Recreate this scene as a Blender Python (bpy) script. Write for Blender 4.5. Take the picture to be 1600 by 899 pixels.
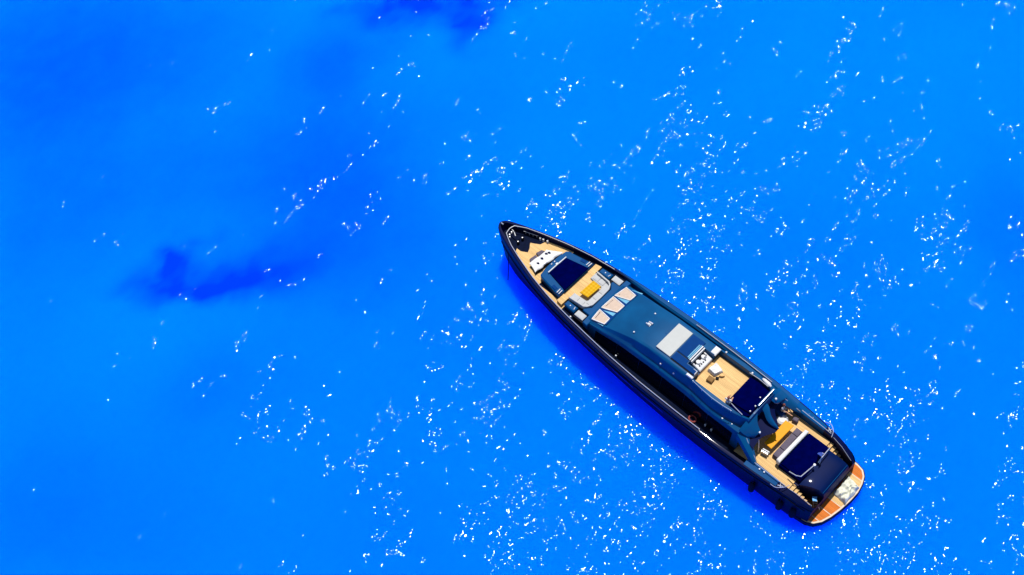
import bpy, math, random
import numpy as np
from mathutils import Vector, noise
random.seed(7)
R = math.radians
for o in list(bpy.data.objects):
    bpy.data.objects.remove(o)
SC = bpy.context.scene
COL = SC.collection

# ------------------------------------------------------------------ camera, sky, sun, exposure
cam_data = bpy.data.cameras.new('camera')
cam = bpy.data.objects.new('camera', cam_data)
COL.objects.link(cam)
cam_data.sensor_width = 36.0
cam_data.lens = 18.0 / math.tan(R(27))
cam_data.clip_end = 20000
cam.location = (0, 0, 76.13)
cam.rotation_euler = (0.57776, 0.10418, 0)
SC.camera = cam

SUN_AZ = (0.26, 0.966)          # horizontal direction towards the sun
SUN_ZEN = R(19.5)
world = bpy.data.worlds.new('World')
SC.world = world
world.use_nodes = True
wn = world.node_tree
wn.nodes.clear()
sky = wn.nodes.new('ShaderNodeTexSky')
sky.sky_type = 'NISHITA'
sky.sun_disc = False
sky.sun_elevation = math.pi / 2 - SUN_ZEN
sky.sun_rotation = math.atan2(SUN_AZ[0], SUN_AZ[1])
sky.dust_density = 0.6
bg = wn.nodes.new('ShaderNodeBackground')
bg.inputs['Strength'].default_value = 0.085
wo = wn.nodes.new('ShaderNodeOutputWorld')
wn.links.new(sky.outputs[0], bg.inputs[0])
wn.links.new(bg.outputs[0], wo.inputs[0])

sun_data = bpy.data.lights.new('sun', 'SUN')
sun_data.energy = 4.6
sun_data.angle = R(0.53)
sun_data.color = (1.0, 0.955, 0.88)
sun = bpy.data.objects.new('sun', sun_data)
COL.objects.link(sun)
sd = Vector((SUN_AZ[0] * math.sin(SUN_ZEN), SUN_AZ[1] * math.sin(SUN_ZEN), math.cos(SUN_ZEN))).normalized()
sun.rotation_euler = sd.to_track_quat('Z', 'Y').to_euler()
sun.location = (20, 60, 80)

SC.view_settings.view_transform = 'Standard'
SC.view_settings.look = 'None'
SC.view_settings.exposure = 0.3
SC.view_settings.gamma = 1.0
SC.view_settings.use_curve_mapping = False
SC.cycles.max_bounces = 8
SC.cycles.use_denoising = True

# ------------------------------------------------------------------ yacht frame
BX, BY, AN = -8.932, 54.465, -0.78565      # bow position and heading: local x runs aft, local y to starboard
CA, SA = math.cos(AN), math.sin(AN)


def wpos(u, v, z):
    return (BX + u * CA - v * SA, BY + u * SA + v * CA, z)


def lerp(tab, x):
    if x <= tab[0][0]:
        return tab[0][1]
    for (a, p), (b, q) in zip(tab, tab[1:]):
        if x <= b:
            return p + (q - p) * (x - a) / (b - a)
    return tab[-1][1]


# ------------------------------------------------------------------ materials
MATS = {}


def mat(name, base, rough=0.5, metal=0.0, coat=0.0, var=0.12, scale=3.0, bump=0.0, bscale=40.0, spec=0.5, stretch=None, coat_rough=0.05, tint=None, sheen=0.0):
    m = bpy.data.materials.new(name)
    m.use_nodes = True
    nt = m.node_tree
    b = nt.nodes['Principled BSDF']
    b.inputs['Roughness'].default_value = rough
    b.inputs['Metallic'].default_value = metal
    b.inputs['Coat Weight'].default_value = coat
    b.inputs['Coat Roughness'].default_value = coat_rough
    b.inputs['Specular IOR Level'].default_value = spec
    b.inputs['Sheen Weight'].default_value = sheen
    tc = nt.nodes.new('ShaderNodeTexCoord')
    mp = nt.nodes.new('ShaderNodeMapping')
    if stretch:
        mp.inputs['Scale'].default_value = stretch
    nt.links.new(tc.outputs['Object'], mp.inputs[0])
    nz = nt.nodes.new('ShaderNodeTexNoise')
    nz.inputs['Scale'].default_value = scale
    nz.inputs['Detail'].default_value = 5
    nt.links.new(mp.outputs[0], nz.inputs['Vector'])
    mr = nt.nodes.new('ShaderNodeMapRange')
    mr.inputs['From Min'].default_value = 0.3
    mr.inputs['From Max'].default_value = 0.7
    nt.links.new(nz.outputs['Fac'], mr.inputs[0])
    mx = nt.nodes.new('ShaderNodeMix')
    mx.data_type = 'RGBA'
    lo = [c * (1 - var) for c in base]
    hi = [min(1, c * (1 + var)) for c in (tint or base)]
    mx.inputs[6].default_value = (*lo, 1)
    mx.inputs[7].default_value = (*hi, 1)
    nt.links.new(mr.outputs[0], mx.inputs[0])
    nt.links.new(mx.outputs[2], b.inputs['Base Color'])
    if bump:
        nb = nt.nodes.new('ShaderNodeTexNoise')
        nb.inputs['Scale'].default_value = bscale
        nb.inputs['Detail'].default_value = 3
        nt.links.new(tc.outputs['Object'], nb.inputs['Vector'])
        bp = nt.nodes.new('ShaderNodeBump')
        bp.inputs['Strength'].default_value = bump
        bp.inputs['Distance'].default_value = 0.02
        nt.links.new(nb.outputs['Fac'], bp.inputs['Height'])
        nt.links.new(bp.outputs[0], b.inputs['Normal'])
    MATS[name] = m
    return m


def mat_teak(name, base, pitch=0.11, seam=0.45):
    m = mat(name, base, rough=0.75, spec=0.08, var=0.10, scale=2.2, stretch=(0.5, 6, 6))
    nt = m.node_tree
    b = nt.nodes['Principled BSDF']
    src = b.inputs['Base Color'].links[0].from_socket
    tc = nt.nodes.new('ShaderNodeTexCoord')
    sp = nt.nodes.new('ShaderNodeSeparateXYZ')
    nt.links.new(tc.outputs['Object'], sp.inputs[0])
    d = nt.nodes.new('ShaderNodeMath'); d.operation = 'DIVIDE'; d.inputs[1].default_value = pitch
    nt.links.new(sp.outputs['Y'], d.inputs[0])
    fl = nt.nodes.new('ShaderNodeMath'); fl.operation = 'FLOOR'
    nt.links.new(d.outputs[0], fl.inputs[0])
    wn_ = nt.nodes.new('ShaderNodeTexWhiteNoise'); wn_.noise_dimensions = '1D'
    nt.links.new(fl.outputs[0], wn_.inputs['W'])
    fr = nt.nodes.new('ShaderNodeMath'); fr.operation = 'FRACT'
    nt.links.new(d.outputs[0], fr.inputs[0])
    lt = nt.nodes.new('ShaderNodeMath'); lt.operation = 'LESS_THAN'; lt.inputs[1].default_value = 0.14
    nt.links.new(fr.outputs[0], lt.inputs[0])
    pv = nt.nodes.new('ShaderNodeMapRange')
    pv.inputs['To Min'].default_value = 0.88; pv.inputs['To Max'].default_value = 1.08
    nt.links.new(wn_.outputs['Value'], pv.inputs[0])
    sm = nt.nodes.new('ShaderNodeMath'); sm.operation = 'MULTIPLY'; sm.inputs[1].default_value = seam
    nt.links.new(lt.outputs[0], sm.inputs[0])
    sb = nt.nodes.new('ShaderNodeMath'); sb.operation = 'SUBTRACT'
    nt.links.new(pv.outputs[0], sb.inputs[0]); nt.links.new(sm.outputs[0], sb.inputs[1])
    ml = nt.nodes.new('ShaderNodeVectorMath'); ml.operation = 'SCALE'
    nt.links.new(src, ml.inputs[0]); nt.links.new(sb.outputs[0], ml.inputs['Scale'])
    nt.links.new(ml.outputs[0], b.inputs['Base Color'])
    return m


mat('hull_paint', (0.0003, 0.003, 0.036), rough=0.5, coat=0.06, var=0.1, scale=0.6, spec=0.05, coat_rough=0.05)
mat('lid_paint', (0.0, 0.006, 0.050), rough=0.5, coat=0.05, var=0.1, scale=0.6, spec=0.03, coat_rough=0.07)
mat('blue_paint', (0.0, 0.043, 0.136), rough=0.45, coat=0.2, var=0.06, scale=0.45, spec=0.08, coat_rough=0.06, tint=(0.0, 0.062, 0.176))
mat('trunk_paint', (0.0, 0.052, 0.172), rough=0.5, coat=0.06, var=0.08, scale=0.45, spec=0.05, coat_rough=0.06)
mat('panel_blue', (0.0, 0.030, 0.145), rough=0.7, coat=0.0, var=0.08, spec=0.05)
mat('dark_deck', (0.002, 0.005, 0.020), rough=0.8, var=0.3, scale=6, bump=0.2, spec=0.05)
mat('black_rubber', (0.004, 0.004, 0.008), rough=0.7, spec=0.1)
mat('side_glass', (0.001, 0.001, 0.008), rough=0.08, spec=0.25)
mat('wind_glass', (0.12, 0.33, 0.48), rough=0.1, coat=0.6, spec=0.3)
mat('steel', (0.62, 0.62, 0.66), rough=0.35, metal=0.7, var=0.05)
mat('white_gel', (0.56, 0.57, 0.60), rough=0.5, var=0.10, spec=0.15)
mat('white_cloth', (0.60, 0.60, 0.61), rough=0.9, var=0.12, bump=0.3, bscale=25, spec=0.05)
mat('cream_cloth', (0.56, 0.57, 0.49), rough=0.9, var=0.18, scale=5, bump=0.4, bscale=20, spec=0.05)
mat('grey_cushion', (0.375, 0.385, 0.40), rough=0.9, var=0.06, scale=8, bump=0.25, bscale=60, spec=0.05)
mat('mauve_cushion', (0.095, 0.082, 0.115), rough=0.9, var=0.1, scale=8, bump=0.25, spec=0.05)
mat('beige_cover', (0.46, 0.36, 0.29), rough=0.9, var=0.07, scale=6, bump=0.2, spec=0.05)
mat('navy_cushion', (0.0, 0.0006, 0.036), rough=0.9, var=0.25, scale=3, bump=0.2, bscale=30, spec=0.0)
mat('silver_panel', (0.385, 0.40, 0.40), rough=0.6, var=0.03, spec=0.1)
mat('orange_table', (0.60, 0.255, 0.0), rough=0.5, var=0.06, spec=0.1)
mat('skin', (0.45, 0.24, 0.15), rough=0.6, spec=0.2)
mat('hair_red', (0.16, 0.035, 0.02), rough=0.6)
mat('navy_cloth', (0.006, 0.008, 0.05), rough=0.9, spec=0.05)
mat('pale_blue', (0.14, 0.38, 0.74), rough=0.6, spec=0.1)
mat('red_plastic', (0.16, 0.015, 0.015), rough=0.6)
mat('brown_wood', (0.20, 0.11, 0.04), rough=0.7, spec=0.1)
mat('flag_cloth', (0.45, 0.48, 0.75), rough=0.8, var=0.3, scale=6)
mat('sand_rim', (0.55, 0.45, 0.36), rough=0.6, spec=0.1)
mat('fender_navy', (0.001, 0.002, 0.02), rough=0.8, spec=0.1)
mat_teak('teak', (0.60, 0.392, 0.172))
mat_teak('teak_wet', (0.50, 0.140, 0.026), pitch=0.13, seam=0.3)

# yellow woven table top
m = mat('yellow_table', (0.72, 0.42, 0.03), rough=0.6, var=0.05, spec=0.05)
nt = m.node_tree
tc = nt.nodes.new('ShaderNodeTexCoord')
mp = nt.nodes.new('ShaderNodeMapping')
mp.inputs['Rotation'].default_value = (0, 0, R(45))
ck = nt.nodes.new('ShaderNodeTexChecker')
ck.inputs['Scale'].default_value = 5.0
ck.inputs['Color1'].default_value = (0.46, 0.235, 0.002, 1)
ck.inputs['Color2'].default_value = (0.52, 0.315, 0.015, 1)
nt.links.new(tc.outputs['Object'], mp.inputs[0])
nt.links.new(mp.outputs[0], ck.inputs[0])
nt.links.new(ck.outputs[0], nt.nodes['Principled BSDF'].inputs['Base Color'])


# ------------------------------------------------------------------ mesh helper
def offset_poly(poly, d):
    n = len(poly)
    area = sum(poly[i][0] * poly[(i + 1) % n][1] - poly[(i + 1) % n][0] * poly[i][1] for i in range(n))
    s = 1 if area > 0 else -1
    out = []
    for i in range(n):
        p0, p1, p2 = Vector(poly[i - 1]), Vector(poly[i]), Vector(poly[(i + 1) % n])
        a, b = (p1 - p0).normalized(), (p2 - p1).normalized()
        na, nb = Vector((-a.y, a.x)) * s, Vector((-b.y, b.x)) * s
        h = na + nb
        k = h.dot(na)
        q = p1 + h * (d / max(k, 0.35))
        out.append((q.x, q.y))
    return out


class MB:
    def __init__(self):
        self.v, self.f = [], []

    def add(self, verts, faces):
        k = len(self.v)
        self.v += [tuple(p) for p in verts]
        self.f += [tuple(i + k for i in f) for f in faces]
        return self

    def prism(self, poly, z0, z1, bev=0.04, ztop=None, inset=None):
        """polygon (u,v) raised from z0 to z1; ztop(u,v) may give a height for the top instead"""
        n = len(poly)
        zt = ztop or (lambda u, v: z1)
        ip = offset_poly(poly, bev if inset is None else inset)
        vs = [(x, y, z0) for x, y in poly] + [(x, y, zt(x, y) - bev) for x, y in poly] + [(x, y, zt(x, y)) for x, y in ip]
        fs = []
        for r in range(2):
            for i in range(n):
                j = (i + 1) % n
                fs.append((r * n + i, r * n + j, (r + 1) * n + j, (r + 1) * n + i))
        fs.append(tuple(range(2 * n, 3 * n)))
        fs.append(tuple(range(n - 1, -1, -1)))
        return self.add(vs, fs)

    def box(self, c, s, rot=0.0, bev=0.0, tilt=0.0):
        hx, hy = s[0] / 2, s[1] / 2
        cs, sn = math.cos(rot), math.sin(rot)
        pl = [(c[0] + x * cs - y * sn, c[1] + x * sn + y * cs) for x, y in ((-hx, -hy), (hx, -hy), (hx, hy), (-hx, hy))]
        return self.prism(pl, c[2] - s[2] / 2, c[2] + s[2] / 2, bev or min(s) * 0.15)

    def tube(self, pts, r, n=8, closed=False):
        pts = [Vector(p) for p in pts]
        rad = r if isinstance(r, (list, tuple)) else [r] * len(pts)
        rings = []
        up = Vector((0, 0, 1))
        for i, p in enumerate(pts):
            a = pts[max(i - 1, 0)] if not closed else pts[i - 1]
            b = pts[min(i + 1, len(pts) - 1)] if not closed else pts[(i + 1) % len(pts)]
            t = (b - a)
            t = t.normalized() if t.length > 1e-9 else Vector((1, 0, 0))
            ref = up if abs(t.z) < 0.9 else Vector((1, 0, 0))
            s = t.cross(ref).normalized()
            w = s.cross(t).normalized()
            rings.append([p + (s * math.cos(2 * math.pi * k / n) + w * math.sin(2 * math.pi * k / n)) * rad[i] for k in range(n)])
        vs = [q for g in rings for q in g]
        fs = []
        m_ = len(rings)
        for i in range(m_ if closed else m_ - 1):
            j = (i + 1) % m_
            for k in range(n):
                l = (k + 1) % n
                fs.append((i * n + k, i * n + l, j * n + l, j * n + k))
        if not closed:
            fs.append(tuple(range(n - 1, -1, -1)))
            fs.append(tuple(range((m_ - 1) * n, m_ * n)))
        return self.add(vs, fs)

    def grid(self, rows, wrap=False):
        """rows: list of equally long point lists"""
        n = len(rows[0])
        vs = [p for r in rows for p in r]
        fs = []
        for i in range(len(rows) - 1):
            for k in range(n if wrap else n - 1):
                l = (k + 1) % n
                fs.append((i * n + k, i * n + l, (i + 1) * n + l, (i + 1) * n + k))
        return self.add(vs, fs)

    def lathe(self, c, prof, n=16):
        """prof: (radius, z) list, revolved about the vertical axis through c"""
        rows = [[(c[0] + r * math.cos(2 * math.pi * k / n), c[1] + r * math.sin(2 * math.pi * k / n), c[2] + z) for k in range(n)] for r, z in prof]
        return self.grid(rows, wrap=True)

    def pillow(self, corners, z0, h, n=10, puff=0.06, wob=0.0, seed=0, seams=0):
        """soft cushion over a quadrilateral (four (u,v) corners), bottom z0, edge height h"""
        a, b, c, d = [Vector(q) for q in corners]
        def P(s, t):
            return a * (1 - s) * (1 - t) + b * s * (1 - t) + c * s * t + d * (1 - s) * t
        rows = []
        for i in range(n + 1):
            row = []
            for k in range(n + 1):
                s, t = i / n, k / n
                q = P(s, t)
                e = min(s, 1 - s, t, 1 - t)
                z = z0 + h + puff * min(1, e * 6) ** 0.5
                if seams:
                    z -= 0.03 * (abs(math.sin(math.pi * t * seams)) < 0.25)
                if wob:
                    z += wob * noise.noise((q.x * 2.2, q.y * 2.2, seed))
                row.append((q.x, q.y, z))
            rows.append(row)
        top = len(self.v)
        self.grid(rows)
        ring = [(0, k) for k in range(n)] + [(i, n) for i in range(n)] + [(n, k) for k in range(n, 0, -1)] + [(i, 0) for i in range(n, 0, -1)]
        idx = [top + i * (n + 1) + k for i, k in ring]
        base = len(self.v)
        self.v += [(self.v[i][0], self.v[i][1], z0) for i in idx]
        m_ = len(idx)
        for i in range(m_):
            j = (i + 1) % m_
            self.f.append((idx[i], idx[j], base + j, base + i))
        self.f.append(tuple(range(base + m_ - 1, base - 1, -1)))
        return self

    def build(self, name, material, parent=None, origin=None, sharp=32, top=False):
        me = bpy.data.meshes.new(name)
        o0 = origin or (0, 0, 0)
        vs = [(p[0] - o0[0], p[1] - o0[1], p[2] - o0[2]) for p in self.v]
        me.from_pydata(vs, [], self.f)
        import bmesh
        bm = bmesh.new()
        bm.from_mesh(me)
        bmesh.ops.remove_doubles(bm, verts=bm.verts, dist=1e-5)
        bmesh.ops.recalc_face_normals(bm, faces=bm.faces)
        for fc in bm.faces:
            fc.smooth = True
        lim = R(sharp)
        for e in bm.edges:
            if len(e.link_faces) == 2:
                e.smooth = e.calc_face_angle(0) < lim
        bm.to_mesh(me)
        bm.free()
        me.materials.append(MATS[material])
        o = bpy.data.objects.new(name, me)
        COL.objects.link(o)
        if parent is not None:
            o.parent = parent
            if origin:
                o.location = o0 if not parent.get('at') else tuple(a - b for a, b in zip(o0, parent['at']))
        if top:
            o.location = wpos(*o0)
            o.rotation_euler = (0, 0, AN)
        return o


def tag(o, label, cat, group=None, kind=None):
    o['label'] = label
    o['category'] = cat
    if group:
        o['group'] = group
    if kind:
        o['kind'] = kind
    return o


def empty(name, u, v, z):
    e = bpy.data.objects.new(name, None)
    e.empty_display_size = 0.3
    COL.objects.link(e)
    e.location = wpos(u, v, z)
    e.rotation_euler = (0, 0, AN)
    return e


# ------------------------------------------------------------------ sea
def px_world(p, z=0.0):
    F = 800 / math.tan(R(27))
    d = Vector((p[0] - 800.0, -(p[1] - 449.5), -F))
    d.rotate(cam.rotation_euler)
    t = (76.13 - z) / -d.z
    return d.x * t, d.y * t


def axis_coords(lo, hi, step, far):
    c = list(np.arange(lo, hi + step / 2, step))
    g, a = [], step
    x = hi
    while x < far:
        a *= 1.5
        x += a
        g.append(x)
    h, a, x = [], step, lo
    while x > -far:
        a *= 1.5
        x -= a
        h.append(x)
    return np.array(h[::-1] + c + g)


xs = axis_coords(-84, 60, 0.6, 4000)
ys = axis_coords(14, 110, 0.6, 4000)
X, Y = np.meshgrid(xs, ys)
# weed and rock on the sea bed that darken the water: (x, y, half-length, half-width, turn, strength) in metres
BEDS = [((285, 398), 1.9, 2.0, 0, 0.75), ((60, 240), 24, 17, 0, 0.40), ((40, 40), 20, 16, 0, 0.25), ((258, 455), 4.2, 1.7, 0.1, 0.75), ((345, 425), 5.6, 2.3, 0.0, 0.95), ((425, 428), 4.6, 2.2, 0.15, 0.5),
        ((470, 385), 3.2, 3.2, 0, 0.28), ((262, 390), 1.4, 1.8, 0, 0.65),
        ((690, 8), 7.5, 3.0, 0.1, 1.0), ((600, 4), 6.0, 2.4, 0, 0.7), ((735, 40), 2.6, 3.2, 0, 0.85), ((505, 112), 4.6, 4.4, 0, 0.55), ((560, 60), 7, 4, 0, 0.35),
        ((530, 240), 9, 11, 0, 0.36), ((560, 340), 9, 10, 0, 0.36), ((470, 320), 10, 10, 0, 0.25), ((640, 420), 8, 7, 0, 0.22),
        ((110, 120), 16, 14, 0, 0.42), ((30, 60), 14, 14, 0, 0.35), ((40, 430), 8, 9, 0, 0.15), ((130, 310), 9, 6, 0, 0.10), ((350, 250), 10, 6, 0, 0.25), ((330, 60), 14, 9, 0, 0.2),
        ((1600, 360), 4.0, 9, 0, 0.45), ((335, 615), 6, 4, 0, 0.30), ((120, 830), 10, 5, 0, 0.25), ((30, 760), 7, 6, 0, 0.25)]
bed = np.zeros_like(X)
near = (X > -90) & (X < 70) & (Y > 10) & (Y < 120)
fb = np.zeros_like(X)
wx, wy, mot = np.zeros_like(X), np.zeros_like(X), np.zeros_like(X)
for j, i in zip(*np.nonzero(near)):
    p = (X[j, i], Y[j, i])
    q1 = (p[0] * 0.16, p[1] * 0.16)
    wx[j, i] = noise.fractal((q1[0], q1[1], 1.7), 1.0, 2.1, 5)
    wy[j, i] = noise.fractal((q1[0], q1[1], 9.1), 1.0, 2.1, 5)
    mot[j, i] = noise.fractal((p[0] * 0.42, p[1] * 0.42, 6.3), 0.9, 2.1, 4)
    fb[j, i] = noise.fractal((p[0] * 0.045, p[1] * 0.045, 4.4), 1.0, 2.0, 3)
for pc, a, b, t, s in BEDS:
    cx, cy = px_world(pc)
    dx, dy = X + (2.6 if s > 0.6 else 2.0) * wx - cx, Y + (2.6 if s > 0.6 else 2.0) * wy - cy
    c, sn = math.cos(t), math.sin(t)
    r2 = ((dx * c + dy * sn) / a) ** 2 + ((-dx * sn + dy * c) / b) ** 2
    bed += (0.55 if s < 0.6 else 0.80) * s * np.exp(-1.0 * r2 ** 1.15) * (1 + (0.45 if s > 0.6 else 0.15) * mot)
bed = np.where(near, np.clip(bed + 0.10 * fb + 0.05, 0, 1.15), 0.05)

ny, nx = X.shape
idx = np.arange(nx * ny).reshape(ny, nx)
faces = np.stack([idx[:-1, :-1], idx[:-1, 1:], idx[1:, 1:], idx[1:, :-1]], -1).reshape(-1, 4)
me = bpy.data.meshes.new('sea')
me.from_pydata(np.stack([X.ravel(), Y.ravel(), np.zeros(nx * ny)], -1).tolist(), [], faces.tolist())
at = me.attributes.new('sea_bed', 'FLOAT', 'POINT')
at.data.foreach_set('value', bed.ravel().astype(np.float32))
sea = bpy.data.objects.new('sea', me)
COL.objects.link(sea)
sea['kind'] = 'structure'
sea['label'] = 'clear bright blue sea with dark weed patches and sun glints'

m = bpy.data.materials.new('sea_water')
m.use_nodes = True
nt = m.node_tree
N, Lk = nt.nodes, nt.links
b = N['Principled BSDF']


def nd(t, **kw):
    n = N.new(t)
    for k, v in kw.items():
        setattr(n, k, v)
    return n


at = nd('ShaderNodeAttribute', attribute_name='sea_bed')
ramp = nd('ShaderNodeValToRGB')
cr = ramp.color_ramp
cr.elements[0].position = 0.0
cr.elements[0].color = (0.0, 0.144, 0.97, 1)
cr.elements[1].position = 1.0
cr.elements[1].color = (0.0, 0.030, 0.55, 1)
e = cr.elements.new(0.45)
e.color = (0.0, 0.088, 0.90, 1)
Lk.new(at.outputs['Fac'], ramp.inputs[0])
Lk.new(ramp.outputs[0], b.inputs['Base Color'])
b.inputs['Roughness'].default_value = 0.6
b.inputs['Specular IOR Level'].default_value = 0.0
b.inputs['Subsurface Weight'].default_value = 1.0
b.inputs['Subsurface Radius'].default_value = (0.002, 0.36, 1.0)
b.inputs['Subsurface Scale'].default_value = 25.0
tc = nd('ShaderNodeTexCoord')


def slope(scale, amp, seed, detail=1.0, stretch=(1, 1, 1), rot=0.0):
    """a field of small surface tilts"""
    m0 = nd('ShaderNodeMapping')
    m0.inputs['Rotation'].default_value = (0, 0, rot)
    Lk.new(tc.outputs['Object'], m0.inputs[0])
    mp = nd('ShaderNodeMapping')
    mp.inputs['Location'].default_value = (seed, seed * 0.7, 0)
    mp.inputs['Scale'].default_value = stretch
    Lk.new(m0.outputs[0], mp.inputs[0])
    n = nd('ShaderNodeTexNoise')
    n.inputs['Scale'].default_value = scale
    n.inputs['Detail'].default_value = detail
    Lk.new(mp.outputs[0], n.inputs['Vector'])
    s = nd('ShaderNodeVectorMath', operation='SUBTRACT')
    s.inputs[1].default_value = (0.5, 0.5, 0.5)
    Lk.new(n.outputs['Color'], s.inputs[0])
    k = nd('ShaderNodeVectorMath', operation='MULTIPLY')
    k.inputs[1].default_value = (amp, amp, 0)
    Lk.new(s.outputs[0], k.inputs[0])
    return k.outputs[0]


s1 = slope(0.17, 0.72, 73.0, 1.5, (0.6, 1.4, 1), R(-62))     # swell and wind lanes
s2 = slope(0.75, 0.62, 3.0, 1.0, (0.6, 1.3, 1), R(-55))      # chop
s3 = slope(2.0, 0.76, 7.0, 1.0, (0.8, 1.2, 1), R(-65))       # ripples
a1 = nd('ShaderNodeVectorMath', operation='ADD')
Lk.new(s1, a1.inputs[0]); Lk.new(s2, a1.inputs[1])
a2 = nd('ShaderNodeVectorMath', operation='ADD')
Lk.new(a1.outputs[0], a2.inputs[0]); Lk.new(s3, a2.inputs[1])
a3 = nd('ShaderNodeVectorMath', operation='ADD')
a3.inputs[1].default_value = (0, 0, 1)
Lk.new(a2.outputs[0], a3.inputs[0])
nn = nd('ShaderNodeVectorMath', operation='NORMALIZE')
Lk.new(a3.outputs[0], nn.inputs[0])
gloss = nd('ShaderNodeBsdfAnisotropic', distribution='BECKMANN')
gloss.inputs['Color'].default_value = (0.0015, 0.0022, 0.0022, 1)
gloss.inputs['Roughness'].default_value = 0.069
Lk.new(nn.outputs[0], gloss.inputs['Normal'])
addsh = nd('ShaderNodeAddShader')
Lk.new(b.outputs[0], addsh.inputs[0])
Lk.new(gloss.outputs[0], addsh.inputs[1])
Lk.new(addsh.outputs[0], N['Material Output'].inputs['Surface'])
me.materials.append(m)

# ------------------------------------------------------------------ the yacht
yacht = empty('motor_yacht', 0, 0, 0)
tag(yacht, 'long navy and metallic blue motor yacht with teak decks lying on the sea', 'yacht')


def part(mb, name, material, parent=None, origin=None, sharp=32):
    return mb.build(name, material, parent or yacht, origin, sharp)


SHEER_B = [(0.50, 0.0), (0.53, 0.18), (0.60, 0.34), (0.74, 0.50), (1.0, 0.68), (1.4, 0.86), (2.1, 1.13), (4.2, 1.83), (6.65, 2.53), (9.2, 3.05), (11.7, 3.36), (14, 3.58), (16.5, 3.78), (20, 3.92), (24, 3.93), (28, 3.83), (31.5, 3.60), (34, 3.34), (35.4, 3.12), (36.0, 2.9), (36.25, 2.65)]
SHEER_Z = [(0.50, 4.38), (5, 4.22), (10, 4.02), (15, 3.82), (20, 3.66), (28, 3.45), (33, 3.25), (34.5, 3.05), (35.5, 2.75), (36.25, 2.30)]
WATER_B = [(0.50, 0.0), (0.53, 0.10), (0.60, 0.18), (0.74, 0.32), (1.2, 0.62), (2.9, 1.25), (4, 1.5), (8.6, 2.25), (10.2, 2.5), (13.8, 2.9), (18.4, 3.26), (24, 3.5), (30.5, 3.47), (33, 3.4), (35, 3.3), (36.25, 3.0)]
DECK_Z = [(0, 3.62), (12.9, 3.62), (14.2, 3.02), (28.6, 3.02), (29.0, 2.70), (34.0, 2.70), (34.02, 0.78), (37, 0.78)]
bs = lambda u: lerp(SHEER_B, u)
zs = lambda u: lerp(SHEER_Z, u)
bw = lambda u: lerp(WATER_B, u)
zd = lambda u: lerp(DECK_Z, u)
us = [0.50, 0.515, 0.53, 0.56, 0.60, 0.67, 0.74, 0.86, 1.05, 1.4, 1.8, 2.3, 3, 3.8, 4.8, 6, 7.3, 8.8, 10.3, 11.8, 13, 14.2, 15.5, 17, 18.6, 20.3, 22, 24, 26, 28, 28.6, 29, 30.3, 31.5, 32.8, 33.9, 34.0, 34.02, 34.6, 35.2, 35.7, 36.05, 36.25]
rows = []
for u in us:
    b_, z_, w_ = bs(u), zs(u), bw(u)
    ci = max(0.0, b_ - 0.30)
    st = []
    for s in (-1, 1):
        half = [(w_ * 0.8, -0.7), (w_ * 0.97, 0.0), (w_, 0.6), (w_ + (b_ - w_) * 0.36, 1.6), (w_ + (b_ - w_) * 0.72, 2.6), (w_ + (b_ - w_) * 0.93, z_ - 0.35), (b_, z_ - 0.12), (b_ - 0.05 * min(1, b_ * 3), z_ - 0.02), (b_ - 0.14 * min(1, b_ * 2), z_), (ci, z_), (max(0, ci - 0.02), zd(u))]
        half = [(v * s, min(zz, z_) if zz > 1 else zz) for v, zz in half]
        st.append(half if s < 0 else half[::-1])
    rows.append([(u, v, z) for v, z in st[0][::-1]][::-1] + [(u, v, z) for v, z in st[1]])
hull_mb = MB()
nrow = len(rows[0]) // 2
port_rows = [r[:nrow] for r in rows]
star_rows = [r[nrow:] for r in rows]
hull_mb.grid(port_rows)
hull_mb.grid(star_rows)
# keel closing strip and transom
hull_mb.grid([[r[0], r[-1]] for r in rows])
last = rows[-1]
hull_mb.add([p for p in last[:nrow - 1]] + [p for p in last[nrow + 1:]], [tuple(range(2 * nrow - 2))])
hull = part(hull_mb, 'hull', 'hull_paint', sharp=40)

# rubbing strake, one bar along each side
for s in (-1, 1):
    pts = []
    for u in np.linspace(1.2, 35.8, 50):
        f = 0.80
        pts.append((u, s * (bw(u) + (bs(u) - bw(u)) * f + 0.02), 2.82 if zs(u) > 3.1 else zs(u) - 0.3))
    MB().tube(pts, 0.05, 6).build('rubbing_strake', 'black_rubber', hull)
# hull windows on each side
for s in (-1, 1):
    for u0, L in ((11.0, 1.4), (13.2, 1.6), (17.0, 2.4), (20.2, 2.4)):
        r0 = []
        for z, f in ((1.55, 0.345), (2.05, 0.525)):
            r0.append([(u, s * (bw(u) + (bs(u) - bw(u)) * f + 0.02), z) for u in np.linspace(u0, u0 + L, 6)])
        MB().grid(r0).build('hull_window', 'side_glass', hull)

# decks
dk = []
for u in us:
    if u > 34.0 or u < 0.9:
        continue
    w = max(0.02, bs(u) - 0.31)
    dk.append([(u, v, zd(u)) for v in (-w, 0, w)])
deck = part(MB().grid(dk), 'deck', 'dark_deck')


def strip(u0, u1, vin, vout, dz, n=14, s=1):
    return [[(u, s * vin(u), zd(u) + dz), (u, s * vout(u), zd(u) + dz)] for u in np.linspace(u0, u1, n)]


inner = lambda u: bs(u) - 0.36
# foredeck teak: laid round the black anchor deck
poly = [(3.25, -0.72), (3.75, -0.72), (4.05, -0.55), (4.30, -0.40), (4.12, 0.0), (3.84, 0.34), (3.74, 0.5), (4.1, 0.68), (4.55, 0.95)] + [(u, inner(u) - 0.02) for u in (4.75, 5.5, 6.3, 7.0, 7.4)] + [(7.4, -1.0)] + [(u, -inner(u) + 0.02) for u in (7.4, 6.5, 5.5, 4.5, 3.9)] + [(3.4, -1.02)]
teak_fore = part(MB().prism(poly, 3.60, 3.635, 0.008), 'foredeck_planking', 'teak')
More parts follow.
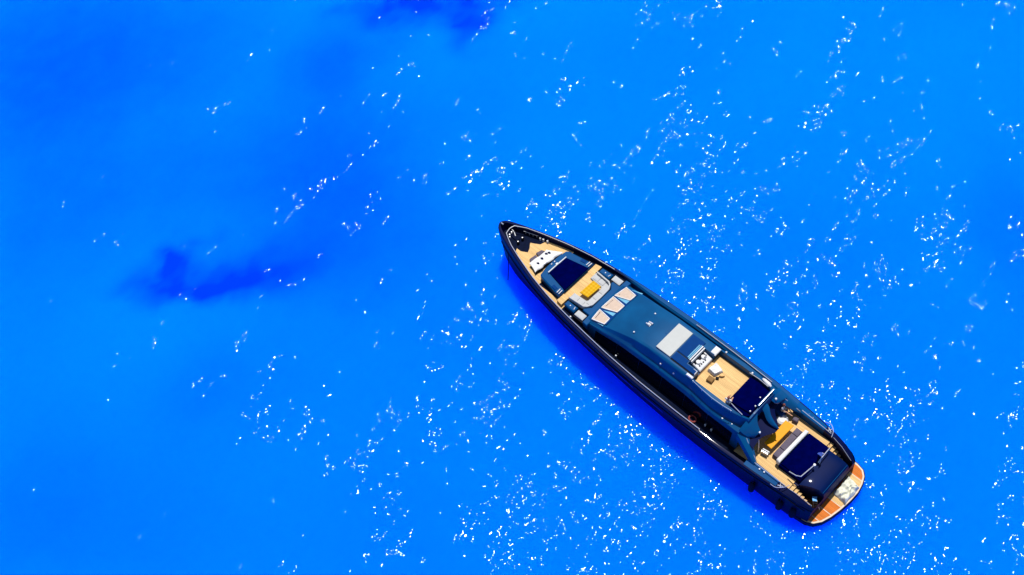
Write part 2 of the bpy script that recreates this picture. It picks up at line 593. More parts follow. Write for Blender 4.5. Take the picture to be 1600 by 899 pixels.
# narrow walkway on each side of the sunbathing trunk, teak to port, dark to starboard
for s in (-1, 1):
    part(MB().grid(strip(7.38, 10.6, lambda u: 2.18, inner, 0.018, 8, s)), 'side_planking', 'teak' if s < 0 else 'dark_deck')

# anchor deck fittings
an = MB()
an.box((2.35, 0.0, 3.68), (0.8, 0.35, 0.12))
part(an, 'anchor_locker_lid', 'dark_deck')
for s in (-1, 1):
    wl = part(MB().lathe((3.0, s * 0.28, 3.62), [(0.0, 0.34), (0.09, 0.34), (0.12, 0.30), (0.07, 0.22), (0.07, 0.14), (0.14, 0.08), (0.15, 0.0)]), 'windlass', 'black_rubber')
    MB().lathe((3.0, s * 0.28, 3.62), [(0.0, 0.37), (0.05, 0.37), (0.05, 0.34)]).build('drum_cap', 'steel', wl)
part(MB().tube([(0.66, 0, 4.42), (0.95, -0.02, 4.44)], [0.05, 0.07], 8), 'bow_roller', 'steel')
part(MB().tube([(1.5, 0.42, 3.72), (1.9, 0.3, 3.86), (2.25, 0.12, 3.72)], 0.045, 8), 'jack_staff', 'white_gel')
for q in ((1.75, -0.12), (1.95, -0.3), (1.7, 0.18)):
    part(MB().lathe((q[0], q[1], 3.62), [(0, 0.16), (0.06, 0.16), (0.05, 0.05), (0.08, 0)], 10), 'deck_eye', 'steel')
for s in (-1, 1):
    fl = MB()
    for k, u in enumerate((2.75, 3.1, 3.45, 3.8)):
        v = s * (bs(u) - 0.42)
        fl.tube([(u, v, 3.63), (u, v, 3.98)], 0.035, 8)
    fl.tube([(u, s * (bs(u) - 0.44), 3.98) for u in (2.6, 2.95, 3.3, 3.65, 3.95)], 0.03, 8)
    part(fl, 'fairlead', 'steel' if s > 0 else 'black_rubber')
for u in (4.2, 4.5, 4.9):
    bo = MB()
    bo.lathe((u, bs(u) - 0.5, 3.63), [(0.0, 0.30), (0.09, 0.29), (0.10, 0.24), (0.06, 0.2), (0.06, 0.05), (0.11, 0.0)], 12)
    part(bo, 'bollard', 'white_gel')

# sunbathing trunk on the foredeck
tk = [(6.98, -0.9), (7.12, -1.62), (7.35, -1.78), (9.82, -2.17), (9.82, 2.17), (7.35, 1.78), (7.12, 1.62), (6.98, 0.9), (6.93, 0.0)]
part(MB().prism(tk, 3.6, 4.32, 0.10), 'foredeck_trunk', 'trunk_paint')
part(MB().tube([(7.60, -1.12, 4.50), (7.62, 0, 4.5), (7.66, 1.06, 4.50)], 0.055, 8), 'sunpad_rail', 'white_gel')
part(MB().box((7.5, 0.05, 4.40), (0.16, 0.22, 0.14)), 'rail_bracket', 'white_gel')
for v in (-0.25, 0.12):
    part(MB().box((7.16, v, 4.36), (0.09, 0.12, 0.09)), 'deck_light', 'white_gel')
for s in (-1, 1):
    for k in (9.5, 9.72):
        part(MB().tube([(k, s * 1.62, 4.40), (k + 0.02, s * 2.08, 4.40)], 0.04, 8), 'grab_rail', 'white_gel')
    part(MB().box((9.0, s * 1.80, 4.34), (0.5, 0.28, 0.05), rot=s * 0.15), 'trunk_hatch', 'panel_blue')

# sunken lounge: teak floor, settee
part(MB().prism([(9.84, -2.45), (9.84, 2.45), (10.45, 2.55), (10.45, 1.7), (12.0, 1.2), (12.0, -1.2), (10.45, -1.7), (10.45, -2.55)], 3.62, 3.98, 0.01), 'lounge_planking', 'teak')
settee = part(MB().prism([(10.55, 1.0), (10.55, 1.72), (12.2, 1.62), (12.62, 1.02), (12.66, -0.95), (12.22, -1.6), (10.55, -1.72), (10.55, -1.0), (11.85, -0.92), (11.95, -0.8), (11.95, 0.8), (11.85, 0.92)], 3.98, 4.16, 0.05), 'settee', 'grey_cushion')
ro = [(10.62, 1.76), (12.15, 1.66), (12.42, 1.50), (12.66, 1.05), (12.70, 0.0), (12.68, -1.0), (12.45, -1.45), (12.18, -1.65), (10.62, -1.78)]
ri = offset_poly(ro, 0.12)
bk = MB()
n = len(ro)
bk.grid([[(x, y, 3.9) for x, y in ro], [(x, y, 4.46) for x, y in ro], [(x, y, 4.46) for x, y in ri], [(x, y, 4.1) for x, y in ri]])
bk.build('backrest', 'grey_cushion', settee)
for (u, v) in ((11.0, 1.36), (11.6, 1.34), (12.28, 0.75), (12.3, 0.0), (12.28, -0.75), (11.6, -1.34), (11.0, -1.36)):
    a = 0.27 if abs(v) > 1.2 else 0.33
    b_ = 0.33 if abs(v) > 1.2 else 0.25
    if abs(v) > 1.2:
        q = [(u - 0.28, v - 0.26), (u + 0.28, v - 0.26), (u + 0.28, v + 0.26), (u - 0.28, v + 0.26)]
    else:
        q = [(u - 0.26, v - 0.35), (u + 0.26, v - 0.35), (u + 0.26, v + 0.35), (u - 0.26, v + 0.35)]
    MB().pillow(q, 4.16, 0.04, 6, 0.03).build('seat_cushion', 'grey_cushion', settee)
for s in (-1, 1):
    lk = part(MB().prism([(10.68, s * 1.92), (10.68, s * 2.42), (11.85, s * 2.50), (11.85, s * 1.92)], 3.62, 4.22, 0.08), 'side_locker', 'trunk_paint')
    MB().tube([(11.62, s * 2.05, 4.25), (11.70, s * 2.3, 4.25)], 0.03, 6).build('handle', 'white_gel', lk)
    MB().lathe((11.2, s * 2.2, 4.22), [(0, 0.04), (0.05, 0.03), (0.06, 0)], 10).build('deck_light', 'white_gel', lk)
    part(MB().prism([(11.9, s * 1.86), (11.9, s * 2.72), (13.05, s * 2.74), (13.05, s * 1.86)], 3.62, 4.02, 0.03), 'seat_well', 'black_rubber')
    part(MB().pillow([(12.0, s * 2.04), (12.92, s * 2.02), (12.92, s * 2.58), (12.0, s * 2.58)], 4.02, 0.14, 8, 0.05), 'seat_pad', 'grey_cushion')
# coach trunk under the windscreen
part(MB().prism([(12.3, 1.7), (12.72, 1.2), (12.74, -1.2), (12.3, -1.72), (12.35, -1.88), (13.06, -1.9), (13.1, -2.74), (13.6, -2.78), (13.6, 2.78), (13.1, 2.74), (13.06, 1.9), (12.35, 1.88)], 3.62, 4.34, 0.05), 'coach_trunk', 'trunk_paint')

# superstructure
ZR = [(13.2, 4.36), (13.45, 4.44), (15.1, 5.02), (16.5, 5.52), (18, 5.98), (19.5, 6.24), (21.5, 6.30), (27.5, 6.30), (28.4, 6.25), (29.0, 6.1)]
W1 = [(13.2, 2.20), (15, 2.17), (16.5, 2.05), (18, 1.92), (20, 1.86), (23.75, 1.86), (25, 2.0), (26, 2.08), (27.3, 2.02), (28.3, 1.85), (29.0, 1.55)]
W2 = [(13.2, 2.5), (15, 2.45), (17, 2.34), (20, 2.30), (23.75, 2.34), (26, 2.52), (28, 2.5), (29.0, 2.42)]
Z2 = [(13.2, 4.15), (15, 4.55), (17, 4.95), (20, 5.12), (28, 5.12), (29.0, 4.95)]
W3 = [(13.2, 2.76), (17, 2.80), (29.0, 2.80)]


def section(u, kind):
    z, a, w2, z2, w3 = lerp(ZR, u), lerp(W1, u), lerp(W2, u), lerp(Z2, u), lerp(W3, u)
    wi = min(1.68, a - 0.16)
    k = min(1, (u - 13.2) / 4.5)
    crown = 0.17 * k
    if kind == 'roof':
        c = [(0, z + crown), (0.9, z + crown * 0.8), (0.95, z + crown * 0.78), (wi - 0.05, z + crown * 0.3), (wi, z + crown * 0.25)]
    elif kind == 'helm':
        c = [(0, 5.70), (0.9, 5.70), (0.95, z + crown * 0.78), (wi - 0.05, z + crown * 0.3), (wi, z + crown * 0.25)]
    else:
        c = [(0, 5.62), (0.9, 5.62), (0.95, 5.62), (wi - 0.05, 5.62), (wi, z + 0.02)]
    c += [(a - 0.04, z - 0.03), (a + 0.02, z - 0.10 - 0.06 * k), (a + 0.10, z - 0.12 - 0.40 * k), (min(a + 0.2, w2 - 0.04), z2 + 0.16 * k), (w2 - 0.03, z2 + 0.04), (w2 + 0.02, z2 - 0.06), (w2 + (w3 - w2) * 0.45, z2 - (z2 - 3.0) * 0.45), (w3, 3.0)]
    return [(u, -v, zz) for v, zz in c[::-1]] + [(u, v, zz) for v, zz in c[1:]]


st = [(u, 'roof') for u in (13.2, 13.45, 14, 14.6, 15.1, 15.8, 16.5, 17.2, 18, 18.8, 19.6, 20.5, 21.5, 22.3, 22.72)] + [(22.721, 'helm'), (23.3, 'helm'), (23.75, 'helm'), (23.752, 'fly')] + [(u, 'fly') for u in (24.5, 25.2, 26, 26.7, 27.4, 28, 28.5, 28.98)] + [(28.981, 'roof'), (29.1, 'roof')]
sup_rows = [section(u, k) for u, k in st]
sup = MB().grid(sup_rows)
sup.add(sup_rows[0], [tuple(range(len(sup_rows[0])))])
sup.add(sup_rows[-1], [tuple(range(len(sup_rows[-1])))[::-1]])
sup_o = part(sup, 'superstructure', 'blue_paint', sharp=38)

# side glazing along both flanks
for s in (-1, 1):
    for k in range(6):
        ua, ub = 14.4 + k * 2.35, 14.4 + (k + 1) * 2.35 - 0.03
        rr = []
        for f in (0.2, 0.55, 0.97):
            row = []
            for u in np.linspace(ua, ub, 6):
                w2, z2, w3 = lerp(W2, u), lerp(Z2, u) - 0.06, lerp(W3, u)
                row.append((u, s * (w2 + 0.02 + (w3 - w2 - 0.02) * f + 0.025), z2 - (z2 - 3.0) * f))
            rr.append(row)
        MB().grid(rr).build('side_window', 'side_glass', sup_o)

# windscreen: glass with three fitted covers
zw = lambda u, v=0: lerp(ZR, u) + 0.17 * min(1, (u - 13.2) / 4.5) * (1 - 0.35 * min(1, abs(v) / 1.6))
gl = MB()
gl.grid([[(u, v, zw(u) + 0.012) for v in (-2.08 + 0.06 * (u - 13.4), 0, 2.08 - 0.06 * (u - 13.4))] for u in (13.42, 14.0, 14.6, 15.1)])
glass_o = part(gl, 'windscreen', 'panel_blue')
covers = [[(13.46, 0.86), (13.70, 2.06), (15.02, 1.72), (14.98, 1.08)], [(13.42, -0.74), (13.46, 0.70), (14.98, 0.34), (14.94, -0.48)], [(13.60, -2.12), (13.44, -0.98), (14.88, -1.36), (14.92, -2.02)]]
for q in covers:
    mb_ = MB()
    n_ = 8
    a, b_, c, d = [Vector(p) for p in q]
    g = []
    for i in range(n_ + 1):
        row = []
        for k in range(n_ + 1):
            s_, t_ = i / n_, k / n_
            p = a * (1 - s_) * (1 - t_) + b_ * s_ * (1 - t_) + c * s_ * t_ + d * (1 - s_) * t_
            row.append((p.x, p.y, zw(p.x) + 0.05 + 0.012 * noise.noise((p.x * 3, p.y * 3, 2)) + 0.015 * min(1, 5 * min(s_, 1 - s_, t_, 1 - t_))))
        g.append(row)
    mb_.grid(g)
    cv = part(mb_, 'windscreen_cover', 'beige_cover')
    hem = [(p[0], p[1], zw(p[0]) + 0.055) for p in q]
    ring = []
    for i in range(4):
        p, r = hem[i], hem[(i + 1) % 4]
        ring += [tuple(p[j] + (r[j] - p[j]) * t for j in range(3)) for t in (0, 0.25, 0.5, 0.75)]
    MB().tube(ring, 0.05, 6, closed=True).build('hem', 'white_cloth', cv)
    # rucked front fold
    f0, f1 = (q[0], q[1]) if q is not covers[0] else (q[0], q[1])
    MB().tube([(f0[0] + (f1[0] - f0[0]) * t + 0.22, f0[1] + (f1[1] - f0[1]) * t, zw(f0[0] + 0.22) + 0.075 + 0.02 * math.sin(9 * t)) for t in (0.2, 0.35, 0.5, 0.65, 0.8)], 0.02, 6).build('fold', 'mauve_cushion', cv)
# bright glass slivers between the covers
for q in ([(13.75, 0.80), (14.98, 1.02), (14.96, 0.62)], [(13.72, -0.90), (14.92, -0.62), (14.92, -0.98)], [(13.78, 2.10), (15.35, 2.26), (15.35, 2.14)], [(13.72, -2.14), (14.9, -2.2), (14.9, -2.1)]):
    MB().add([(u, v, zw(u) + 0.03 - (0.1 if abs(v) > 2.05 else 0)) for u, v in q], [(0, 1, 2)]).build('wiper_panel', 'wind_glass', glass_o)

# roof fittings
part(MB().box((20.62, -0.04, 6.45), (1.42, 2.80, 0.10), bev=0.02), 'skylight', 'silver_panel')
hn = part(MB().tube([(17.85, -0.22, 6.24), (18.2, -0.22, 6.27)], [0.06, 0.09], 10).tube([(17.95, 0.02, 6.25), (18.35, 0.02, 6.29)], [0.06, 0.09], 10), 'horn', 'steel')
MB().box((18.1, -0.1, 6.18), (0.3, 0.4, 0.08)).build('bracket', 'white_gel', hn)
for q in ((17.75, 1.0), (17.6, -1.42)):
    part(MB().lathe((q[0], q[1], 5.99), [(0, 0.13), (0.06, 0.11), (0.08, 0.05), (0.08, 0)], 12), 'roof_light', 'white_gel')
# central crease of the roof
part(MB().prism([(15.3, -0.03), (19.75, -0.05), (19.75, 0.05), (15.3, 0.03)], 4.9, 6.2, 0.01, ztop=lambda u, v: zw(u) + 0.012), 'roof_seam', 'panel_blue')
# sliding roof panels aft of the skylight
part(MB().prism([(21.42, -0.62), (22.62, -0.62), (22.62, 1.34), (21.42, 1.34)], 6.28, 6.50, 0.02), 'sliding_panel', 'panel_blue')
part(MB().prism([(21.42, -1.42), (23.68, -1.42), (23.68, -1.04), (22.66, -1.04), (22.66, -0.72), (21.42, -0.72)], 6.28, 6.47, 0.02), 'sliding_panel', 'panel_blue')
part(MB().prism([(21.40, -0.70), (22.70, -0.70), (22.70, -0.64), (21.40, -0.64)], 6.28, 6.455, 0.005), 'panel_track', 'black_rubber')
part(MB().prism([(21.40, -1.52), (23.72, -1.52), (23.72, -1.44), (21.40, -1.44)], 6.28, 6.40, 0.005), 'panel_track', 'black_rubber')
# louvred slats ahead of the helm
for k, (u, w, m_) in enumerate(((22.40, 0.74, 'wind_glass'), (22.53, 0.80, 'wind_glass'), (22.66, 0.82, 'white_gel'), (22.82, 0.82, 'white_gel'))):
    part(MB().prism([(u - 0.045, 0.16 - w), (u + 0.045, 0.16 - w), (u + 0.045, 0.16 + w), (u - 0.045, 0.16 + w)], 6.30 if k < 3 else 6.1, 6.53 if k < 3 else 6.45, 0.015), 'louvre', m_)
# helm
helm = part(MB().prism([(22.95, -0.62), (23.72, -0.66), (23.72, 0.86), (22.95, 0.84)], 5.70, 6.0, 0.05, ztop=lambda u, v: 6.18 - 0.28 * (u - 22.9)), 'helm_console', 'white_gel')
MB().prism([(22.97, -0.5), (23.15, -0.5), (23.15, 0.7), (22.97, 0.7)], 6.0, 6.19, 0.01).build('dashboard', 'black_rubber', helm)
for v in (-0.35, -0.12, 0.1, 0.34):
    MB().box((23.42, v, 6.06), (0.11, 0.10, 0.05)).build('instrument', 'black_rubber', helm)
for v in (-0.2, 0.42):
    MB().lathe((23.15, v, 6.10), [(0.0, 0.12), (0.16, 0.12), (0.2, 0.06), (0.2, 0.0)], 12).build('seat_head', 'white_gel', helm)
wh = MB()
wh.tube([(23.25 + 0.05 * math.sin(t), 0.55 + 0.17 * math.cos(t), 6.22 + 0.10 * math.sin(t)) for t in np.linspace(0, 2 * math.pi, 17)[:-1]], 0.02, 6, closed=True)
wh.build('steering_wheel', 'black_rubber', helm)
for (u0, u1, v0, v1) in ((23.36, 23.86, 0.98, 1.72), (23.32, 23.74, -1.36, -0.98), (23.22, 23.82, -1.80, -1.58)):
    part(MB().pillow([(u0, v0), (u1, v0), (u1, v1), (u0, v1)], 6.3, 0.1, 8, 0.06), 'corner_pod', 'white_gel')
for q in ((20.9, -2.02), (22.2, -1.98)):
    part(MB().lathe((q[0], q[1], 5.55), [(0, 0.13), (0.06, 0.11), (0.08, 0.05), (0.08, 0)], 12), 'deck_light', 'white_gel')
# flybridge floor
part(MB().prism([(23.74, -1.56), (26.9, -1.60), (26.9, 1.60), (23.74, 1.58)], 5.60, 5.66, 0.01), 'flybridge_planking', 'teak')
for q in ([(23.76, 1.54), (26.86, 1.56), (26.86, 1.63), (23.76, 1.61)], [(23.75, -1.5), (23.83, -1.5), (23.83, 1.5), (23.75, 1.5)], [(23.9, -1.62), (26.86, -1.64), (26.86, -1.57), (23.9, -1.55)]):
    part(MB().prism(q, 5.62, 5.685, 0.008), 'edge_shade_strip', 'brown_wood')  # brown strips painting in the coaming and helm shade along the teak edges
part(MB().prism([(26.88, -1.55), (28.5, -1.5), (28.9, -1.15), (28.9, 1.2), (28.5, 1.55), (26.88, 1.58)], 5.60, 5.98, 0.04), 'sunpad_base', 'navy_cushion')
# flybridge backboard and rails
bb = part(MB().prism([(28.86, -0.30), (28.98, -0.30), (28.98, 1.55), (28.86, 1.55)], 5.7, 6.55, 0.02), 'backboard', 'blue_paint')
MB().tube([(28.98, -0.28, 6.57), (28.98, 1.54, 6.57)], 0.025, 6).build('edge_trim', 'steel', bb)
part(MB().tube([(26.75, 1.52, 6.45), (27.6, 1.56, 6.47), (28.5, 1.50, 6.45)], 0.03, 8), 'grab_rail', 'steel')
part(MB().tube([(26.95, -1.32, 6.3), (27.7, -1.5, 6.38), (28.5, -1.62, 6.38)], 0.03, 8), 'grab_rail', 'steel')
fr = MB()
pts = [(24.0, -1.92, 6.55), (25.0, -2.05, 6.58), (26.0, -2.12, 6.6), (27.0, -2.08, 6.6), (27.7, -1.98, 6.58)]
fr.tube(pts, 0.022, 8)
for p in pts:
    fr.tube([(p[0], p[1], 6.25), p], 0.018, 6)
part(fr, 'flybridge_rail', 'steel')
for q in ((24.3, 1.78), (26.9, 1.66)):
    part(MB().lathe((q[0], q[1], 6.28), [(0, 0.2), (0.07, 0.17), (0.08, 0.08), (0.05, 0.0)], 12), 'speaker', 'white_gel')
for q in ((28.75, -0.35, 6.2), (28.72, -0.95, 6.2), (28.55, 0.5, 6.1)):
    part(MB().lathe(q, [(0, 0.12), (0.05, 0.1), (0.07, 0.05), (0.07, 0)], 10), 'cockpit_light', 'white_gel')

# sculpted wings aft of the flybridge
def sheet(rows, name, material, thick=0.12, parent=None):
    mb_ = MB()
    lo = [[(p[0], p[1], p[2] - thick) for p in r] for r in rows]
    mb_.grid(rows)
    mb_.grid([r[::-1] for r in lo])
    mb_.grid([rows[0], lo[0]]); mb_.grid([rows[-1], lo[-1]])
    mb_.grid([[r[0] for r in rows], [r[0] for r in lo]]); mb_.grid([[r[-1] for r in rows], [r[-1] for r in lo]])
    return part(mb_, name, material)


def spl(pts, n=12):
    out = []
    P = [pts[0]] + list(pts) + [pts[-1]]
    for i in range(1, len(P) - 2):
        for k in range(n):
            t = k / n
            a, b, c, d = [np.array(P[i + j], float) for j in (-1, 0, 1, 2)]
            out.append(tuple(0.5 * ((2 * b) + (c - a) * t + (2 * a - 5 * b + 4 * c - d) * t * t + (3 * b - a - 3 * c + d) * t ** 3)))
    out.append(tuple(P[-1]))
    return out


# lower canopy sheet, dark to paint in the shade of the hollow between wings
fwd = spl([(29.02, -2.30, 4.75), (29.05, -1.2, 4.85), (29.05, 0.0, 4.85), (29.05, 1.3, 4.85), (29.0, 2.35, 4.75)], 6)
aft = spl([(30.35, -2.45, 4.45), (30.3, -1.35, 4.55), (30.8, 0.0, 4.55), (29.6, 1.2, 4.6), (29.65, 2.4, 4.55)], 6)
rows = []
for i in range(9):
    t = i / 8
    row = []
    for k, (a, b_) in enumerate(zip(fwd, aft)):
        row.append(tuple(a[j] + (b_[j] - a[j]) * t for j in range(3)))
    rows.append(row)
sheet(rows, 'canopy', 'hull_paint', 0.08)


def blade(lead, trail, name, material, crown=0.12, thick=0.08, n=7, m_=5):
    a, b_ = spl(lead, m_), spl(trail, m_)
    rows = []
    for p, q in zip(a, b_):
        rows.append([tuple(p[j] + (q[j] - p[j]) * t + (crown * math.sin(math.pi * t) if j == 2 else 0) for j in range(3)) for t in np.linspace(0, 1, n)])
    return sheet(rows, name, material, thick)


# port wing: broad at the flybridge, curling down to a rounded end
blade([(28.9, -2.42, 5.55), (29.25, -2.35, 5.3), (29.6, -2.15, 4.95), (29.95, -1.75, 4.7)], [(28.95, -0.25, 6.1), (29.3, -0.75, 5.75), (29.65, -1.05, 5.35), (30.1, -1.2, 4.95)], 'canopy_wing', 'blue_paint', 0.14)
# curved fin running aft to a point on the centreline
blade([(28.95, 0.02, 5.95), (29.35, -0.02, 5.6), (29.8, -0.2, 5.2), (30.3, -0.2, 4.9), (30.84, -0.05, 4.7)], [(28.95, 0.62, 6.0), (29.4, 0.55, 5.7), (29.85, 0.25, 5.35), (30.35, 0.12, 5.0), (30.88, 0.02, 4.72)], 'canopy_fin', 'blue_paint', 0.10)
# starboard shoulder
blade([(28.95, 1.05, 6.0), (29.2, 1.15, 5.6), (29.45, 1.3, 5.25), (29.6, 1.55, 5.0)], [(28.9, 2.5, 5.4), (29.2, 2.5, 5.2), (29.5, 2.5, 5.0), (29.75, 2.5, 4.85)], 'canopy_shoulder', 'blue_paint', 0.10)
part(MB().lathe((30.02, -1.3, 4.9), [(0, 0.16), (0.08, 0.13), (0.1, 0.05), (0.1, 0)], 12), 'canopy_light', 'white_gel')
part(MB().lathe((29.35, 1.5, 5.45), [(0, 0.16), (0.08, 0.13), (0.1, 0.05), (0.1, 0)], 12), 'canopy_light', 'white_gel')
part(MB().tube([(30.25, -1.62, 4.5), (30.45, -1.75, 3.6), (30.5, -1.78, 2.72)], 0.045, 8), 'canopy_post', 'steel')
# side wings sweeping down to the bulwark
for s in (-1, 1):
    rows = []
    for t in np.linspace(0, 1, 9):
        u = 28.95 + 2.1 * t
        z = 5.15 - 1.65 * t ** 1.15
        vi = 1.75 + 1.0 * t ** 1.6
        vo = 2.62 + 0.45 * t
        rows.append([(u, s * vi, z - 0.05), (u, s * (vi * 0.65 + vo * 0.35), z + 0.10), (u, s * (vi * 0.3 + vo * 0.7), z + 0.10), (u, s * vo, z - 0.02), (u, s * (vo + 0.12), z - 0.4 - 0.0 * t)])
    sheet(rows, 'side_wing', 'blue_paint', 0.10)
    part(MB().tube([(29.6, s * 2.30, 4.85), (30.2, s * 2.52, 4.25), (30.75, s * 2.68, 3.85), (31.0, s * 2.8, 3.55)], 0.03, 8), 'wing_trim', 'steel')
# saloon doors under the canopy
dr = part(MB().box((29.12, 0.0, 3.9), (0.05, 4.2, 2.1)), 'saloon_door', 'side_glass')

# aft cockpit
part(MB().prism([(29.05, -2.9), (33.98, -2.62), (33.98, 2.62), (29.05, 2.9)], 2.68, 2.74, 0.01), 'cockpit_planking', 'teak')
# side coamings of the cockpit, dark over the quarters
for s in (-1, 1):
    lift = 0.26 if s > 0 else 0.04
    for ua, ub, cm in ((30.4, 33.2, 'trunk_paint'), (33.2, 36.05, 'hull_paint')):
        rows = []
        for u in np.linspace(ua, ub, 9):
            wo = bs(u) - 0.16
            wi = 2.74 if u < 34 else 2.74 - 0.25 * (u - 34) / 2
            zz = zs(u) + lift * max(0, min(1, (35.2 - u) / 2))
            rows.append([(u, s * wi, zd(u) if u < 34 else 0.9), (u, s * wi, zz), (u, s * (wi + 0.12), zz + 0.06), (u, s * wo, zs(u) + 0.03)])
        part(MB().grid(rows), 'cockpit_coaming', cm)
    part(MB().tube([(31.0, s * 2.95, 3.62), (32.6, s * 2.90, 3.56), (33.75, s * 2.86, 3.48)], 0.028, 8), 'grab_rail', 'steel')
    part(MB().tube([(34.05, s * 2.80, 3.30), (34.9, s * 2.66, 3.14), (36.0, s * 2.46, 2.55)], 0.02, 8), 'quarter_rail', 'steel')
    # looped mooring rail
    part(MB().tube(spl([(32.85, s * 3.42, 3.35), (33.3, s * 3.46, 3.55), (33.75, s * 3.1, 3.6), (33.95, s * 2.62, 3.5)], 6), 0.028, 8), 'mooring_loop', 'steel')
    cl = MB()
    cl.tube([(33.3, s * 3.18, 3.42), (33.68, s * 2.98, 3.42)], 0.045, 8)
    cl.tube([(33.40, s * 2.94, 3.42), (33.58, s * 3.22, 3.42)], 0.04, 8)
    cl.lathe((33.5, s * 3.08, 3.25), [(0.05, 0.0), (0.05, 0.16), (0.0, 0.17)], 8)
    part(cl, 'mooring_cleat', 'steel')
    for q in ((31.55, 3.06), (31.95, 3.02)):
        part(MB().lathe((q[0], s * q[1], 3.4), [(0, 0.11), (0.06, 0.1), (0.07, 0.04), (0.07, 0)], 10), 'deck_light', 'white_gel')
# sofa facing forward, white-edged bench back
sofa = part(MB().prism([(31.5, -1.32), (32.2, -1.38), (32.2, 1.78), (31.5, 1.7)], 2.74, 3.08, 0.04), 'sofa', 'mauve_cushion')
for v0, v1 in ((-1.30, -0.52), (-0.46, 1.05), (1.10, 1.68)):
    MB().pillow([(31.5, v0), (31.98, v0), (31.98, v1), (31.5, v1)], 3.08, 0.10, 8, 0.04).build('seat_cushion', 'mauve_cushion', sofa)
MB().prism([(32.02, -1.62), (32.34, -1.68), (32.44, 1.84), (32.14, 1.82)], 3.0, 3.62, 0.08).build('bench_back', 'white_cloth', sofa)
# aft sunbed plinth and its rails
part(MB().prism([(32.36, -1.72), (34.35, -1.68), (34.35, 1.92), (32.46, 1.92)], 2.74, 3.22, 0.05), 'sunbed_plinth', 'navy_cushion')
for pts in ([(34.38, 1.74, 3.32), (34.40, 1.70, 3.72), (34.43, 0.6, 3.74), (34.42, 0.32, 3.4)], [(34.40, -0.15, 3.3), (34.38, -0.18, 3.72), (34.20, -1.60, 3.74), (33.9, -1.78, 3.74), (33.3, -1.76, 3.5)]):
    part(MB().tube(pts, 0.04, 8), 'sunbed_rail', 'steel')
part(MB().lathe((34.38, -0.16, 3.66), [(0, 0.14), (0.1, 0.1), (0.1, 0.0), (0, -0.02)], 10), 'stern_light', 'white_gel')
part(MB().prism([(33.92, -1.97), (34.48, -1.97), (34.48, 1.97), (33.92, 1.97)], 0.80, 2.70, 0.02), 'garage_bulkhead', 'hull_paint')
# garage lid running down to the swim platform
rows = []
for u, z in ((34.36, 3.08), (34.7, 3.11), (35.2, 3.11), (35.7, 3.07), (36.0, 2.99), (36.15, 2.87), (36.22, 2.6), (36.27, 1.8), (36.28, 0.8)):
    w = 1.92 - 0.02 * (u - 34.3)
    rows.append([(u, v, (z - 0.16 * (abs(v) / w) ** 6 if z > 0.9 else z)) for v in np.linspace(-w + 0.6 * min(1, (u - 34.3) / 1.3), w, 17)])
lid = MB().grid(rows)
lid.grid([[r[0] for r in rows], [(r[0][0], r[0][1], 0.78) for r in rows]])
lid.grid([[r[-1] for r in rows], [(r[-1][0], r[-1][1], 0.78) for r in rows]])
lid_o = part(lid, 'garage_lid', 'lid_paint')
MB().tube([(36.06, v, 3.0) for v in np.linspace(-1.3, 1.75, 8)], 0.02, 8).build('lid_highlight', 'blue_paint', lid_o)  # lighter blue line standing in for the highlight on the aft edge
# stairs down each side, every tread a board
for s in (-1, 1):
    stair = part(MB().prism([(33.98, s * 1.96), (35.95, s * 1.98), (35.95, s * 2.52), (33.98, s * 2.7)], 0.78, 0.95, 0.01, ztop=lambda u, v: 2.55 - (u - 33.98) * 0.88), 'stair', 'dark_deck')
    for k in range(7):
        u = 34.02 + k * 0.28
        z = 2.66 - k * 0.245
        MB().prism([(u, s * 1.98), (u + 0.27, s * 1.98), (u + 0.27, s * (2.68 - 0.03 * k)), (u, s * (2.68 - 0.03 * k))], z - 0.15, z, 0.012).build('tread', 'teak', stair)
# swim platform
po = [(34.2, -3.24), (35.4, -3.24), (36.2, -3.14), (36.75, -2.85), (37.15, -2.3), (37.42, -1.5), (37.62, -0.5), (37.74, 0.6), (37.76, 1.5), (37.62, 2.3), (37.36, 2.95), (36.95, 3.36), (36.3, 3.52), (35.4, 3.52), (34.2, 3.44)]
plat = part(MB().prism(po, 0.25, 0.74, 0.06), 'swim_platform', 'hull_paint')
pi_ = offset_poly(po, 0.09)
MB().prism(pi_, 0.70, 0.756, 0.006).build('rim', 'sand_rim', plat)
pj = offset_poly(po, 0.22)


def clip_v(poly, v0, v1, u0):
    """part of a polygon between v0 and v1 and aft of u0"""
    def cut(pl, f):
        out = []
        for i in range(len(pl)):
            a, b = pl[i], pl[(i + 1) % len(pl)]
            fa, fb_ = f(a), f(b)
            if fa >= 0:
                out.append(a)
            if fa * fb_ < 0:
                t = fa / (fa - fb_)
                out.append((a[0] + (b[0] - a[0]) * t, a[1] + (b[1] - a[1]) * t))
        return out
    pl = cut(poly, lambda p: p[1] - v0)
    pl = cut(pl, lambda p: v1 - p[1])
    return cut(pl, lambda p: p[0] - u0)


vb = [-3.3, -2.35, -1.35, -0.35, 0.65, 1.6, 2.45, 3.3]
for a, b_ in zip(vb, vb[1:]):
    pl = clip_v(pj, a + 0.035, b_ - 0.035, 35.0)
    if len(pl) >= 3:
        MB().prism(pl, 0.72, 0.772, 0.006).build('teak_panel', 'teak' if a in (-0.35, 1.6) else 'teak_wet', plat)

